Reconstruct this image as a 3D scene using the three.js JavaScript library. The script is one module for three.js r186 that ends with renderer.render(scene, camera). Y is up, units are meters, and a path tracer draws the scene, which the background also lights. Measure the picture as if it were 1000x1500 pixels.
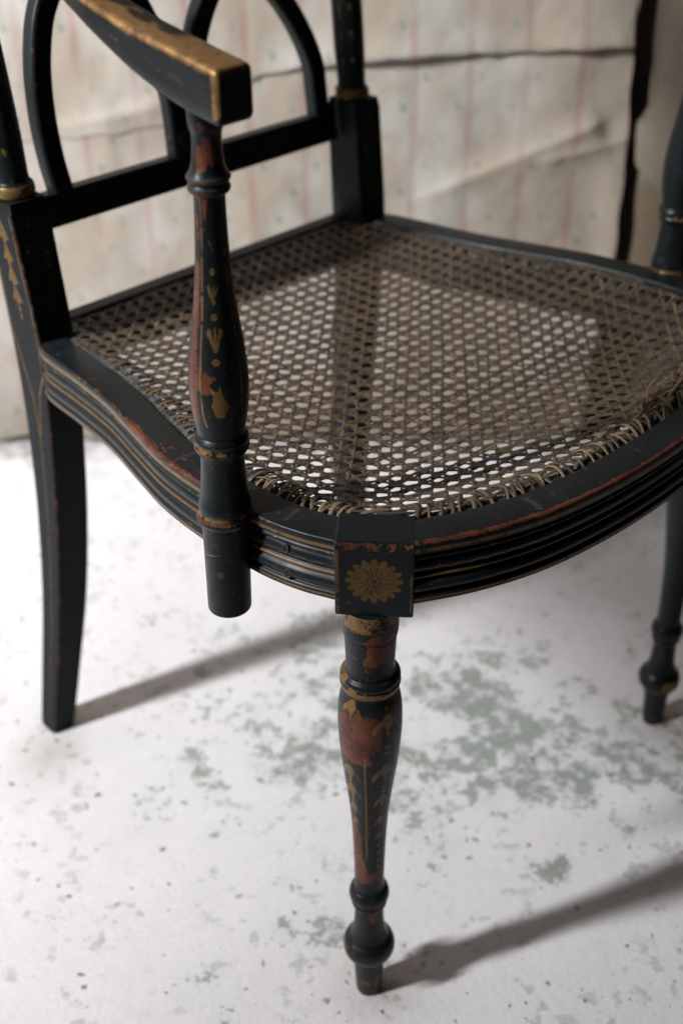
import * as THREE from 'three';
import { RectAreaLightUniformsLib } from 'three/addons/lights/RectAreaLightUniformsLib.js';
import { RoundedBoxGeometry } from 'three/addons/geometries/RoundedBoxGeometry.js';
import { mergeGeometries } from 'three/addons/utils/BufferGeometryUtils.js';

// ------------------------------------------------------------------ camera, lamps, exposure
const scene = new THREE.Scene();
scene.background = new THREE.Color(0, 0, 0);
const R = Math.PI / 180;
const camera = new THREE.PerspectiveCamera(2 * Math.atan(750 / 1758.82) / R, 1000 / 1500, 0.05, 60);
camera.rotation.order = 'YXZ';
camera.position.set(0, 0.8387, 0);
camera.rotation.set(-34.2169 * R, 0, -0.6818 * R);
const renderer = new THREE.WebGLRenderer({ antialias: true });
renderer.setSize(682, 1024);
renderer.toneMapping = THREE.LinearToneMapping;
renderer.toneMappingExposure = 1;
renderer.shadowMap.enabled = true;
camera.focus = 0.72;
camera.userData.fStop = camera.getFocalLength() / 1000 / 0.0088;   // aperture about 9 mm wide
RectAreaLightUniformsLib.init();
function areaLight(w, h, radiance, color, from, to) {
  const l = new THREE.RectAreaLight(color, radiance, w, h);
  l.position.set(...from); l.lookAt(...to); scene.add(l); return l;
}
// daylight through a narrow window on the left, and the soft return of the room
areaLight(0.40, 0.72, 342, new THREE.Color(0.955, 0.978, 1), [-1.9, 2.0, 0.14], [-2.0, 1.85, -0.86]).name = 'window_light';
areaLight(1.2, 1.3, 1.1, new THREE.Color(0.96, 0.985, 1.02), [-1.85, 1.25, -1.12], [-0.2, 0.3, -1.0]).name = 'side_fill_light';  // unseen side fill, added to soften the shadows
areaLight(2.0, 1.8, 0.16, new THREE.Color(0.95, 0.98, 1.02), [-1.2, 2.2, 0.4], [-0.2, 0.2, -0.9]).name = 'room_light';

// ------------------------------------------------------------------ noise and helpers
function rng(seed) { let a = seed >>> 0; return () => { a = (a + 0x6D2B79F5) | 0; let t = Math.imul(a ^ (a >>> 15), 1 | a); t = (t + Math.imul(t ^ (t >>> 7), 61 | t)) ^ t; return ((t ^ (t >>> 14)) >>> 0) / 4294967296; }; }
const TAB = new Float32Array(65536); { const r = rng(7); for (let i = 0; i < 65536; i++) TAB[i] = r(); }
function vn(x, y) {
  const xi = Math.floor(x), yi = Math.floor(y); let fx = x - xi, fy = y - yi;
  fx = fx * fx * (3 - 2 * fx); fy = fy * fy * (3 - 2 * fy);
  const a = xi & 255, b = (xi + 1) & 255, c = (yi & 255) << 8, d = ((yi + 1) & 255) << 8;
  const p = TAB[a + c], q = TAB[b + c], r = TAB[a + d], s = TAB[b + d];
  return p + (q - p) * fx + (r - p) * fy + (p - q - r + s) * fx * fy;
}
function fbm(x, y, o = 4) { let v = 0, a = 0.5, t = 0; for (let i = 0; i < o; i++) { v += a * vn(x, y); t += a; a *= 0.5; x = x * 2.03 + 17.3; y = y * 2.03 + 41.7; } return v / t; }
const ss = (a, b, x) => { const t = Math.min(1, Math.max(0, (x - a) / (b - a))); return t * t * (3 - 2 * t); };
const mix = (a, b, t) => a + (b - a) * t;
const enc = (c) => { c = Math.min(1, Math.max(0, c)); return 255 * (c <= 0.0031308 ? 12.92 * c : 1.055 * Math.pow(c, 1 / 2.4) - 0.055); };
function tex(w, h, data, srgb, wrap = THREE.ClampToEdgeWrapping) {
  const t = new THREE.DataTexture(data, w, h, THREE.RGBAFormat);
  t.magFilter = THREE.LinearFilter; t.minFilter = THREE.LinearMipmapLinearFilter; t.generateMipmaps = true;
  t.wrapS = t.wrapT = wrap; if (srgb) t.colorSpace = THREE.SRGBColorSpace; t.needsUpdate = true; return t;
}
// fn(u, v, out): out = [r, g, b linear, rough, metal, height]
function surface(w, h, fn, { bump = 0, wrap, spec = 0.5, extra = {} } = {}) {
  const c = new Uint8Array(w * h * 4), m = new Uint8Array(w * h * 4), b = new Uint8Array(w * h * 4), o = [0, 0, 0, 0, 0, 0];
  for (let y = 0; y < h; y++) for (let x = 0; x < w; x++) {
    const i = (y * w + x) * 4; o[3] = 0.5; o[4] = 0; o[5] = 0.5; fn((x + 0.5) / w, (y + 0.5) / h, o);
    c[i] = enc(o[0]); c[i + 1] = enc(o[1]); c[i + 2] = enc(o[2]); c[i + 3] = 255;
    m[i] = 255; m[i + 1] = 255 * Math.min(1, o[3]); m[i + 2] = 255 * Math.min(1, o[4]); m[i + 3] = 255;
    b[i] = b[i + 1] = b[i + 2] = 255 * Math.min(1, Math.max(0, o[5])); b[i + 3] = 255;
  }
  const mr = tex(w, h, m, false, wrap);
  const mat = new THREE.MeshPhysicalMaterial({ map: tex(w, h, c, true, wrap), roughnessMap: mr, metalnessMap: mr, roughness: 1, metalness: 1, side: THREE.DoubleSide, ...extra });
  if (bump) { mat.bumpMap = tex(w, h, b, false, wrap); mat.bumpScale = bump; }
  return mat;
}
// Old black lacquer. paint(ctx) draws in red where gold is, in green where the lacquer has worn to the wood, in blue where it is scuffed grey.
function lacquer(w, h, mw, mh, paint, { seed = 0, scuff = 1, black = 1, soft = false, gilt = 0.72, grainU = false, spec = 0.36, rough = 0 } = {}) {
  const cv = document.createElement('canvas'); cv.width = w; cv.height = h;
  const ctx = cv.getContext('2d'); ctx.fillStyle = '#000'; ctx.fillRect(0, 0, w, h); ctx.globalCompositeOperation = 'lighter';
  if (paint) paint(ctx, w, h);
  const px = ctx.getImageData(0, 0, w, h).data;
  return surface(w, h, (u, v, o) => {
    const i = ((Math.min(h - 1, Math.floor((1 - v) * h))) * w + Math.min(w - 1, Math.floor(u * w))) * 4;
    const X = u * mw + seed, Y = v * mh + seed * 1.7;
    const fine = fbm(X * 900, Y * 900, 3), mid = fbm(X * 260, Y * 200, 4), low = fbm(X * 45, Y * 30, 3);
    const gold = soft ? ss(0.15, 0.95, px[i] / 255 + (mid - 0.52) * 0.8 + (fine - 0.5) * 0.35) : ss(0.42, 0.58, px[i] / 255 + (mid - 0.62) * 0.8 + (fine - 0.5) * 0.55);
    const worn = ss(0.44, 0.58, px[i + 1] / 255 + (mid - 0.53) * 1.25 + (fine - 0.5) * 1.25) * (0.82 + 0.18 * ss(0.3, 0.6, fine));
    const grey = ss(0.4, 0.8, px[i + 2] / 255 * 0.9 + (fine - 0.5) * 0.8 + (mid - 0.5) * 0.6);
    const fleck = ss(0.80, 0.86, fbm(X * 420 + 9, Y * 420 + 3, 3)) * ss(0.5, 0.75, low) * scuff;
    const k = 0.8 * black * (0.75 + 0.6 * low);
    let r = 0.0084 * k, g = 0.0112 * k, b = 0.0122 * k, ro = 0.29 + 0.16 * mid + 0.1 * (low - 0.5), me = 0, he = 0.55;
    const haze = grey * 0.6; r += 0.04 * haze; g += 0.044 * haze; b += 0.046 * haze; ro += 0.18 * haze;
    const t = 0.65 + 0.7 * fbm(X * 300 + 5, Y * 90, 3);
    const t2 = t * (0.55 + 0.75 * fbm(X * 130 + 3, Y * 110, 4));
    r = mix(r, 0.112 * t2, worn); g = mix(g, 0.035 * t2 * t, worn); b = mix(b, 0.018 * t2 * t, worn); ro = mix(ro, 0.42, worn); he = mix(he, 0.3, worn);
    r = mix(r, 0.12, fleck * 0.7); g = mix(g, 0.085, fleck * 0.7); b = mix(b, 0.06, fleck * 0.7);
    const q = gilt * (0.45 + 0.6 * fine + 0.5 * mid) * (soft ? 0.62 + 0.6 * low : 1);
    r = mix(r, 0.215 * q, gold); g = mix(g, (soft ? 0.118 : 0.127) * q, gold); b = mix(b, (soft ? 0.045 : 0.048) * q, gold); ro = mix(ro, soft ? 0.33 : 0.42, gold); me = gold * 0.4; he = mix(he, 0.62, gold);
    o[0] = r; o[1] = g; o[2] = b; o[3] = ro; o[4] = me; const brush = fbm(X * (grainU ? 60 : 1400), Y * (grainU ? 1400 : 60), 2) - 0.5;
    o[3] += brush * 0.12 + rough; o[5] = he + (fine - 0.5) * 0.05 + (mid - 0.5) * 0.06 + brush * 0.06;
  }, { bump: 0.00022, extra: { specularIntensity: spec } });
}
function geoOf(pos, uv, idx) {
  const g = new THREE.BufferGeometry();
  let vol = 0; const A = new THREE.Vector3(), B = new THREE.Vector3(), C = new THREE.Vector3();
  for (let i = 0; i < idx.length; i += 3) { A.fromArray(pos, idx[i] * 3); B.fromArray(pos, idx[i + 1] * 3); C.fromArray(pos, idx[i + 2] * 3); vol += A.dot(B.cross(C)); }
  if (vol < 0) for (let i = 0; i < idx.length; i += 3) { const t = idx[i]; idx[i] = idx[i + 1]; idx[i + 1] = t; }
  g.setAttribute('position', new THREE.Float32BufferAttribute(pos, 3));
  g.setAttribute('uv', new THREE.Float32BufferAttribute(uv, 2)); g.setIndex(idx); g.computeVertexNormals(); return g;
}
// rings: arrays of [x, y, z, u]; vs: v of each ring; closed sections; the first and the last ring are capped
function loft(rings, vs, { caps = true, capUV = [0.99, 0.5] } = {}) {
  const pos = [], uv = [], idx = [], n = rings[0].length, N = n + 1;
  rings.forEach((r, k) => { for (let i = 0; i <= n; i++) { const p = r[i % n]; pos.push(p[0], p[1], p[2]); uv.push(i === n ? 1 : p[3] ?? i / n, vs[k]); } });
  for (let k = 0; k + 1 < rings.length; k++) for (let i = 0; i < n; i++) { const a = k * N + i, b = a + 1, c = a + N, d = c + 1; idx.push(a, b, d, a, d, c); }
  if (caps) for (const k of [0, rings.length - 1]) {
    const base = pos.length / 3, r = rings[k], c = [0, 0, 0]; r.forEach((p) => { for (let j = 0; j < 3; j++) c[j] += p[j] / n; });
    pos.push(...c); uv.push(...capUV); r.forEach((p) => { pos.push(p[0], p[1], p[2]); uv.push(...capUV); });
    for (let i = 0; i < n; i++) { const a = base + 1 + i, b = base + 1 + (i + 1) % n; if (k === 0) idx.push(base, b, a); else idx.push(base, a, b); }
  }
  const g = geoOf(pos, uv, idx);
  // weld the normals across the seam of u
  const nr = g.attributes.normal;
  for (let k = 0; k < rings.length; k++) { const a = k * N, b = a + n, v = new THREE.Vector3(nr.getX(a) + nr.getX(b), nr.getY(a) + nr.getY(b), nr.getZ(a) + nr.getZ(b)).normalize(); nr.setXYZ(a, v.x, v.y, v.z); nr.setXYZ(b, v.x, v.y, v.z); }
  return g;
}
// rounded rectangle a0..a1 by b0..b1; sides: a0 (b0 to b1), b1 (a0 to a1), a1 (b1 to b0), b0 (a1 to a0); u runs a quarter per side
function rrect(a0, a1, b0, b1, r, m = 4, q = 4) {
  const out = [], side = (p, d, len, k) => { for (let i = 0; i <= m; i++) { const t = i / m; out.push([p[0] + d[0] * len * t, p[1] + d[1] * len * t, (k + 0.06 + 0.88 * t) / 4]); } };
  const arc = (c, s, k) => { for (let i = 1; i < q; i++) { const t = s + (i / q) * Math.PI / 2; out.push([c[0] - r * Math.cos(t), c[1] + r * Math.sin(t), (k + 0.94 + 0.12 * i / q) / 4]); } };
  const w = a1 - a0 - 2 * r, h = b1 - b0 - 2 * r;
  side([a0, b0 + r], [0, 1], h, 0); arc([a0 + r, b1 - r], 0, 0);
  side([a0 + r, b1], [1, 0], w, 1); arc([a1 - r, b1 - r], Math.PI / 2, 1);
  side([a1, b1 - r], [0, -1], h, 2); arc([a1 - r, b0 + r], Math.PI, 2);
  side([a1 - r, b0], [-1, 0], w, 3); arc([a0 + r, b0 + r], Math.PI * 1.5, 3);
  out.forEach((p) => { if (p[2] > 1) p[2] = 1; }); return out;
}
function interp(list, t) { // list of rows, first column the key (ascending); Catmull-Rom in the other columns
  let i = 0; while (i < list.length - 2 && t > list[i + 1][0]) i++;
  const a = list[Math.max(0, i - 1)], b = list[i], c = list[i + 1], d = list[Math.min(list.length - 1, i + 2)];
  const s = Math.min(1, Math.max(0, (t - b[0]) / (c[0] - b[0])));
  return b.map((_, k) => { if (!k) return t; const h = c[0] - b[0], m0 = (c[k] - a[k]) / (c[0] - a[0] || 1) * h, m1 = (d[k] - b[k]) / (d[0] - b[0] || 1) * h; const s2 = s * s, s3 = s2 * s; return (2 * s3 - 3 * s2 + 1) * b[k] + (s3 - 2 * s2 + s) * m0 + (-2 * s3 + 3 * s2) * c[k] + (s3 - s2) * m1; });
}
function mirrorX(g) { g = g.clone(); g.scale(-1, 1, 1); const i = g.index.array.slice(); for (let k = 0; k < i.length; k += 3) { const t = i[k]; i[k] = i[k + 1]; i[k + 1] = t; } g.setIndex([...i]); g.computeVertexNormals(); return g; }
const counts = {};
const numbered = (n) => { const k = counts[n] = (counts[n] ?? -1) + 1; return k ? n + '_' + String(k).padStart(3, '0') : n; };
function add(name, geo, mat, parent = scene) { const m = new THREE.Mesh(geo, mat); m.name = parent === scene ? numbered(name) : name; m.castShadow = m.receiveShadow = true; parent.add(m); return m; }

function blobAt(...q) { return blobAt0(...q); }
const blobAt0 = (ctx, x, y, rx, ry, c, a) => { ctx.save(); ctx.translate(x, y); ctx.scale(rx, ry); const g = ctx.createRadialGradient(0, 0, 0, 0, 0, 1); g.addColorStop(0, `rgba(${c},${a})`); g.addColorStop(0.5, `rgba(${c},${a * 0.85})`); g.addColorStop(1, `rgba(${c},0)`); ctx.fillStyle = g; ctx.beginPath(); ctx.arc(0, 0, 1, 0, 7); ctx.fill(); ctx.restore(); };

// ------------------------------------------------------------------ floor
const FX = -0.75, FZ = 0.3, FS = 1.3;                                  // metres that the floor's own colouring covers
const worn = [ // x, distance, radius, strength, greenness of the bare patches in the paint
  [0.131, 0.919, 0.05, 1], [0.10, 0.91, 0.035, 0.9], [0.153, 0.869, 0.05, 1.15], [0.170, 0.842, 0.04, 1.2], [0.125, 0.823, 0.035, 0.9], [0.194, 0.826, 0.035, 1.0],
  [0.162, 0.779, 0.03, 1.05], [0.135, 0.772, 0.025, 1], [0.219, 0.785, 0.03, 0.9], [0.075, 0.815, 0.045, 0.8], [0.037, 0.824, 0.05, 0.85], [-0.022, 0.834, 0.05, 0.85],
  [-0.055, 0.81, 0.035, 0.8], [-0.082, 0.84, 0.04, 0.75], [-0.11, 0.9, 0.05, 0.55], [-0.13, 0.79, 0.035, 0.6], [-0.183, 0.776, 0.025, 0.5], [0.262, 0.83, 0.06, 0.75], [0.292, 0.80, 0.06, 0.75],
  [0.283, 0.876, 0.04, 0.55], [0.198, 0.95, 0.03, 0.6], [0.18, 0.682, 0.018, 0.95], [0.087, 0.708, 0.015, 0.6], [-0.115, 0.575, 0.02, 0.55], [-0.043, 0.625, 0.016, 0.7], [-0.02, 0.62, 0.018, 0.7],
  [-0.051, 0.673, 0.018, 0.55], [-0.119, 0.726, 0.02, 0.6], [-0.094, 0.551, 0.022, 0.6], [0.065, 0.755, 0.035, 0.7], [-0.002, 0.922, 0.06, 0.65], [-0.05, 0.965, 0.08, 0.55], [0.06, 0.86, 0.05, 0.6], [0.24, 0.90, 0.05, 0.5], [0.33, 0.86, 0.07, 0.6],
];
const FEET = [[0.022, 0.571], [0.315, 0.86], [-0.283, 0.827], [0.02, 1.13]];
const chips = []; { const r = rng(31); for (let i = 0; i < 3400; i++) { const near = r(); chips.push([FX + r() * FS, FZ + r() * FS, 0.0006 + Math.pow(r(), 4) * 0.0026, r() * 3.14, 0.35 + 0.5 * r(), r()]); } }
const chipGrid = new Map(); chips.forEach((c) => { for (let i = -1; i <= 1; i++) for (let j = -1; j <= 1; j++) { const k = (Math.floor((c[0] - FX) * 50) + i) * 1000 + Math.floor((c[1] - FZ) * 50) + j; if (!chipGrid.has(k)) chipGrid.set(k, []); chipGrid.get(k).push(c); } });
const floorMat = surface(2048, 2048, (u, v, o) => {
  const x = FX + u * FS, z = FZ + v * FS;
  let field = 0; for (const p of worn) { const dx = x - p[0], dz = z - p[1], q = (dx * dx + dz * dz) / (p[2] * p[2]); if (q < 6) field = Math.max(field, p[3] * Math.exp(-q * 0.8)); }
  const n1 = fbm(x * 28, z * 34, 5), n2 = fbm(x * 95 + 4, z * 105, 4), n3 = fbm(x * 330, z * 370, 3), n4 = vn(x * 1100, z * 1200);
  const e = field * 0.72 + (n1 - 0.5) * 0.85 + (n2 - 0.5) * 0.9 + (n3 - 0.5) * 0.5 + (n4 - 0.5) * 0.10;
  let bare = ss(0.40, 0.53, e) * (0.24 + 0.70 * ss(0.42, 0.80, e + (n2 - 0.5) * 0.9 + (n3 - 0.5) * 0.7)) * (0.8 + 0.4 * n4);
  const small = ss(0.635, 0.70, fbm(x * 105 + 50, z * 120 + 9, 4) + (n3 - 0.5) * 0.2) * 0.42; bare = Math.max(bare, small * ss(0.38, 0.62, n1));
  let pit = 0, brown = 0;
  const l = chipGrid.get(Math.floor((x - FX) * 50) * 1000 + Math.floor((z - FZ) * 50));
  if (l) for (const c of l) { const dx = x - c[0], dz = z - c[1], ca = Math.cos(c[3]), sa = Math.sin(c[3]), a = dx * ca + dz * sa, b = (dz * ca - dx * sa) / c[4]; const d = Math.sqrt(a * a + b * b) / c[2] + (n3 - 0.5) * 1.3; const t = 1 - ss(0.75, 1.1, d); if (t > pit) { pit = t; brown = c[5]; } }
  const tone = 0.94 + 0.16 * (fbm(x * 9, z * 9, 3) - 0.5) + 0.10 * (fbm(x * 3 + 5, z * 3, 2) - 0.5) + 0.07 * (n3 - 0.5) + 0.05 * (n2 - 0.5);
  let r = 0.735 * tone, g = 0.71 * tone, b = 0.718 * tone;
  const w = 0.85 + 1.0 * (n2 - 0.5) + 0.9 * (n3 - 0.5), wb = 0.55 * ss(0.48, 0.66, fbm(x * 16 + 3, z * 16 + 8, 3));
  r = mix(r, mix(0.225, 0.20, wb) * w, bare * 0.84); g = mix(g, mix(0.240, 0.187, wb) * w, bare * 0.84); b = mix(b, mix(0.212, 0.15, wb) * w, bare * 0.84);
  const veil = ss(0.15, 0.9, field + (n1 - 0.5) * 0.9) * 0.34 * (0.7 + 0.6 * n2); r *= 1 - 0.34 * veil; g *= 1 - 0.22 * veil; b *= 1 - 0.26 * veil;
  const ck = Math.abs(fbm(x * 5 + 20, z * 5 + 3, 4) - 0.5), crack = (1 - ss(0.0006, 0.0022, ck)) * ss(0.5, 0.62, fbm(x * 6 + 7, z * 6, 2)) * 0.5; r *= 1 - crack * 0.5; g *= 1 - crack * 0.48; b *= 1 - crack * 0.48;
  let footDark = 0; for (const [fx, fz] of FEET) { const d = Math.hypot(x - fx, z - fz); footDark = Math.max(footDark, Math.exp(-d * d / 0.0009) * 0.75 + Math.exp(-d * d / 0.006) * 0.16); } footDark *= 0.5 + n2; r *= 1 - 0.30 * footDark; g *= 1 - 0.34 * footDark; b *= 1 - 0.38 * footDark;  // floor colour darker round each foot
  const pk = pit * (0.55 + 0.4 * brown);
  r = mix(r, brown > 0.93 ? 0.3 : 0.13, pk); g = mix(g, brown > 0.93 ? 0.15 : 0.125, pk); b = mix(b, brown > 0.93 ? 0.05 : 0.11, pk);
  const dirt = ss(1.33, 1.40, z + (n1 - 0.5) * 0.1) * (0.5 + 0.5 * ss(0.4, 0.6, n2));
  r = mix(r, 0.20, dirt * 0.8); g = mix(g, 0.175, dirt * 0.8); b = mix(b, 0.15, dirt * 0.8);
  o[0] = r; o[1] = g; o[2] = b; o[3] = mix(0.52, 0.75, bare) + 0.1 * (n3 - 0.5);
  o[5] = 0.62 - bare * 0.22 - pit * 0.4 + (n3 - 0.5) * 0.3 + (n2 - 0.5) * 0.15;
}, { bump: 0.0011, wrap: THREE.MirroredRepeatWrapping });
{
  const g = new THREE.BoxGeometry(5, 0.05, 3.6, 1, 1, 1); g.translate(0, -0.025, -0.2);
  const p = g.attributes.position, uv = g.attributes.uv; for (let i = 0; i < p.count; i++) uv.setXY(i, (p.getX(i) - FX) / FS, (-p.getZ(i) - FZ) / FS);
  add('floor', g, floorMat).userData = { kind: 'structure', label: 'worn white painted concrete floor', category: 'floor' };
}

// ------------------------------------------------------------------ wall and the old wallpaper hung on it
const WZ = 1.415;
const plaster = surface(256, 256, (u, v, o) => { const n = fbm(u * 30, v * 30, 5); o[0] = 0.13 * (0.5 + n); o[1] = 0.088 * (0.5 + n); o[2] = 0.064 * (0.5 + n); o[3] = 0.95; o[5] = n; }, { bump: 0.002, wrap: THREE.RepeatWrapping });
{ const g = new THREE.BoxGeometry(5, 2.6, 0.1); g.translate(0, 1.3, -WZ - 0.09); const w = add('wall', g, plaster); w.userData = { kind: 'structure', label: 'bare brown plaster wall behind the wallpaper', category: 'wall' }; }
function paperMat(W, H, x0, y0, sx, sy, seed, stainFalloff, tone) {
  return surface(W, H, (u, v, o) => {
    const x = x0 + u * sx + (fbm(u * 6, v * 6 + seed, 2) - 0.5) * 0.004, y = y0 + v * sy;
    const n1 = fbm(x * 7 + seed, y * 7, 4), n2 = fbm(x * 45 + seed, y * 30, 4), n3 = fbm(x * 500, y * 220, 3);
    let k = tone * (0.92 + 0.10 * (n3 - 0.5) + 0.12 * (n2 - 0.5)), r = 0.415 * k, g = 0.383 * k, b = 0.345 * k;
    const P = 0.0632, f = ((x - 0.088) / P) % 1, q = (f + 1) % 1, d = Math.min(q, 1 - q) * P;
    const fade = 0.45 + 0.7 * ss(0.35, 0.65, fbm(x * 40, y * 12 + seed, 3));
    const dots = 0.6 + 0.4 * Math.sin(y * 2100);
    const st = (1 - ss(0.001, 0.0036, Math.abs(d - 0.0016))) * 0.46 * dots + (1 - ss(0.002, 0.0085, d)) * 0.36;
    r = mix(r, 0.36 * k, st * fade); g = mix(g, 0.25 * k, st * fade); b = mix(b, 0.24 * k, st * fade);
    const row = Math.floor(y / 0.033), off = [0.5, 0.8, 0.22][((row % 3) + 3) % 3], ty = (y / 0.033 - row - 0.5) * 0.033, tx = (q - off) * P;
    const a = tx + ty * 0.45, leaf = Math.min(Math.hypot(a / 0.0022, (ty - 0.001) / 0.0062), Math.hypot((tx - 0.002) / 0.0028, (ty - 0.0015) / 0.0016), Math.hypot((tx + 0.0025) / 0.0026, (ty + 0.002) / 0.0014));
    const sp = (1 - ss(0.75, 1.15, leaf + (n2 - 0.5))) * 0.7 * fade;
    r = mix(r, 0.19 * k, sp); g = mix(g, 0.27 * k, sp); b = mix(b, 0.22 * k, sp);
    const s = stainFalloff * ss(0.42, 0.78, n1 + (n2 - 0.5) * 0.4 + 0.30 * ss(-0.02, 0.32, x));  // brown stains, plus darkening to the right that paints in light falloff
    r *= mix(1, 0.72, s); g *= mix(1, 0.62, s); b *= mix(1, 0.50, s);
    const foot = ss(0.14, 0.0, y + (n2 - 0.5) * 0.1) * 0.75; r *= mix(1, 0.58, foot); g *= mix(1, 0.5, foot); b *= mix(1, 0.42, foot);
    o[0] = r; o[1] = g; o[2] = b; o[3] = 0.85; o[5] = 0.5 + (n3 - 0.5) * 0.25 + (n2 - 0.5) * 0.6;
  }, { bump: 0.0012, spec: 0.3 });
}
function sheet(name, label, mat, [X0, X1, Y0, Y1], nx, ny, fn, texBox) {
  const pos = [], uv = [], idx = [];
  for (let j = 0; j <= ny; j++) for (let i = 0; i <= nx; i++) {
    const p = fn(i / nx, j / ny); pos.push(p[0], p[1], -(WZ - p[2])); uv.push((p[0] - texBox[0]) / texBox[2], (p[1] - texBox[1]) / texBox[3]);
  }
  for (let j = 0; j < ny; j++) for (let i = 0; i < nx; i++) { const a = j * (nx + 1) + i, b = a + 1, c = a + nx + 1, d = c + 1; idx.push(a, b, d, a, d, c); }
  const g = new THREE.BufferGeometry(); g.setAttribute('position', new THREE.Float32BufferAttribute(pos, 3)); g.setAttribute('uv', new THREE.Float32BufferAttribute(uv, 2)); g.setIndex(idx); g.computeVertexNormals();
  const m = add(name, g, mat); m.userData = { label, category: 'wallpaper' }; return m;
}
const TB = [-0.95, 0, 1.32, 0.66];
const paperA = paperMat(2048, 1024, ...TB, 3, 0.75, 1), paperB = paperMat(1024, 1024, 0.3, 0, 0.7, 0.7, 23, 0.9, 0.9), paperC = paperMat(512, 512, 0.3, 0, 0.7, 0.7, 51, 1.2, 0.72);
const segd = (x, y, a, b, c, d) => { const ex = c - a, ey = d - b, L = ex * ex + ey * ey, t = Math.min(1, Math.max(0, ((x - a) * ex + (y - b) * ey) / L)), dx = x - a - ex * t, dy = y - b - ey * t; return [Math.hypot(dx, dy) * Math.sign(ex * dy - ey * dx || 1), t]; };
const hem = (x) => interp([[-1.0, 0.40], [-0.5, 0.405], [-0.28, 0.42], [-0.19, 0.436], [-0.087, 0.483], [0.052, 0.5015], [0.205, 0.5075], [0.36, 0.513]], x)[1];   // lower edge of the upper sheet
const edgeX = (y) => interp([[0, 0.318], [0.065, 0.324], [0.174, 0.331], [0.277, 0.340], [0.36, 0.338], [0.45, 0.338], [0.56, 0.331], [1, 0.325]], y)[1] + 0.0014 * Math.sin(y * 37) + 0.001 * Math.sin(y * 91 + 1);
function mainRelief(x, y) {
  let h = 0.010 + 0.012 * (fbm(x * 5 + 2, y * 5, 3) - 0.5) + 0.009 * (fbm(x * 15, y * 10, 3) - 0.5);
  const [d, tt] = segd(x, y, 0.06, 0.325, 0.315, 0.432), amp = 0.011 * ss(0, 0.45, tt) * (1 - ss(0.92, 1, tt));
  h += amp * (d > 0 ? Math.exp(-Math.abs(d) / 0.012) : Math.exp(-Math.abs(d) / 0.045));
  const [d2, t2] = segd(x, y, 0.22, 0.375, 0.33, 0.40); h += 0.004 * ss(0, 0.3, t2) * Math.exp(-d2 * d2 / 0.00012) * (d2 > 0 ? 1 : 0.5);
  const [d3, t3] = segd(x, y, -0.34, 0.425, -0.16, 0.465); h += 0.007 * Math.sin(t3 * 3.14) * (d3 > 0 ? Math.exp(-d3 / 0.006) : Math.exp(d3 / 0.025));
  return Math.max(0.002, h);
}
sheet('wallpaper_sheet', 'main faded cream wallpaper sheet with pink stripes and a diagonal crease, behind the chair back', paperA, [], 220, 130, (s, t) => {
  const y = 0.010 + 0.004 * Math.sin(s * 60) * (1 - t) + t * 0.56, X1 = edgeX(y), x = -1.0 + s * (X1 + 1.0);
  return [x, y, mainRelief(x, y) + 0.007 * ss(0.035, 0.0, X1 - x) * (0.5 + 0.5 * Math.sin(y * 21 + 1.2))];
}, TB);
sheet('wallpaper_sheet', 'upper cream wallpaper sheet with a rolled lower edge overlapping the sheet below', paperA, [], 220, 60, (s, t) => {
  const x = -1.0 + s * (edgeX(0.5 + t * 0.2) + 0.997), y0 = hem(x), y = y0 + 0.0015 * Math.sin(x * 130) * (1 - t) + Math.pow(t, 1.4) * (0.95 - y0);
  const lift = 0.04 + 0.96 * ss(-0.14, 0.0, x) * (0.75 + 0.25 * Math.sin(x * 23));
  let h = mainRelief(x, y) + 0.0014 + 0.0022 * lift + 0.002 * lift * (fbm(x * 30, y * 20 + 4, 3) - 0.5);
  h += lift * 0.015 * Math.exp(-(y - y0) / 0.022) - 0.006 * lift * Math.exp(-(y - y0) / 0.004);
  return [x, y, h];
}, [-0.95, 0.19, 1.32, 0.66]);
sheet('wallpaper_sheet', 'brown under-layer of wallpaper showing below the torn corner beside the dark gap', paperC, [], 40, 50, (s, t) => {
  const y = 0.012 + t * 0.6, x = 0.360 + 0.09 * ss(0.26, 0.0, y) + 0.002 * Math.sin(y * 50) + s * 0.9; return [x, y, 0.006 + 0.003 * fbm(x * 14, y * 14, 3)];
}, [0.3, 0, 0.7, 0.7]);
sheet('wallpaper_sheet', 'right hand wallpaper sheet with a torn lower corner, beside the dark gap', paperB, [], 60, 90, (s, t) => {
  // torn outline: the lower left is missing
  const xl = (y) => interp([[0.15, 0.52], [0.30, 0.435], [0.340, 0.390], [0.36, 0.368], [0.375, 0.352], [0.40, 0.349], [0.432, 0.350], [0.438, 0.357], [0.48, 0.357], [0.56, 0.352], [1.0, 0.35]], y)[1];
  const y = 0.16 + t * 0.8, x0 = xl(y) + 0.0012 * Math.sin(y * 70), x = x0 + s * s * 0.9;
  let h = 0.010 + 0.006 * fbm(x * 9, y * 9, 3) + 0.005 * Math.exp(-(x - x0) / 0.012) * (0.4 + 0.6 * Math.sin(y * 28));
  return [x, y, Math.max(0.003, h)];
}, [0.3, 0.05, 0.7, 0.95]);

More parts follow.
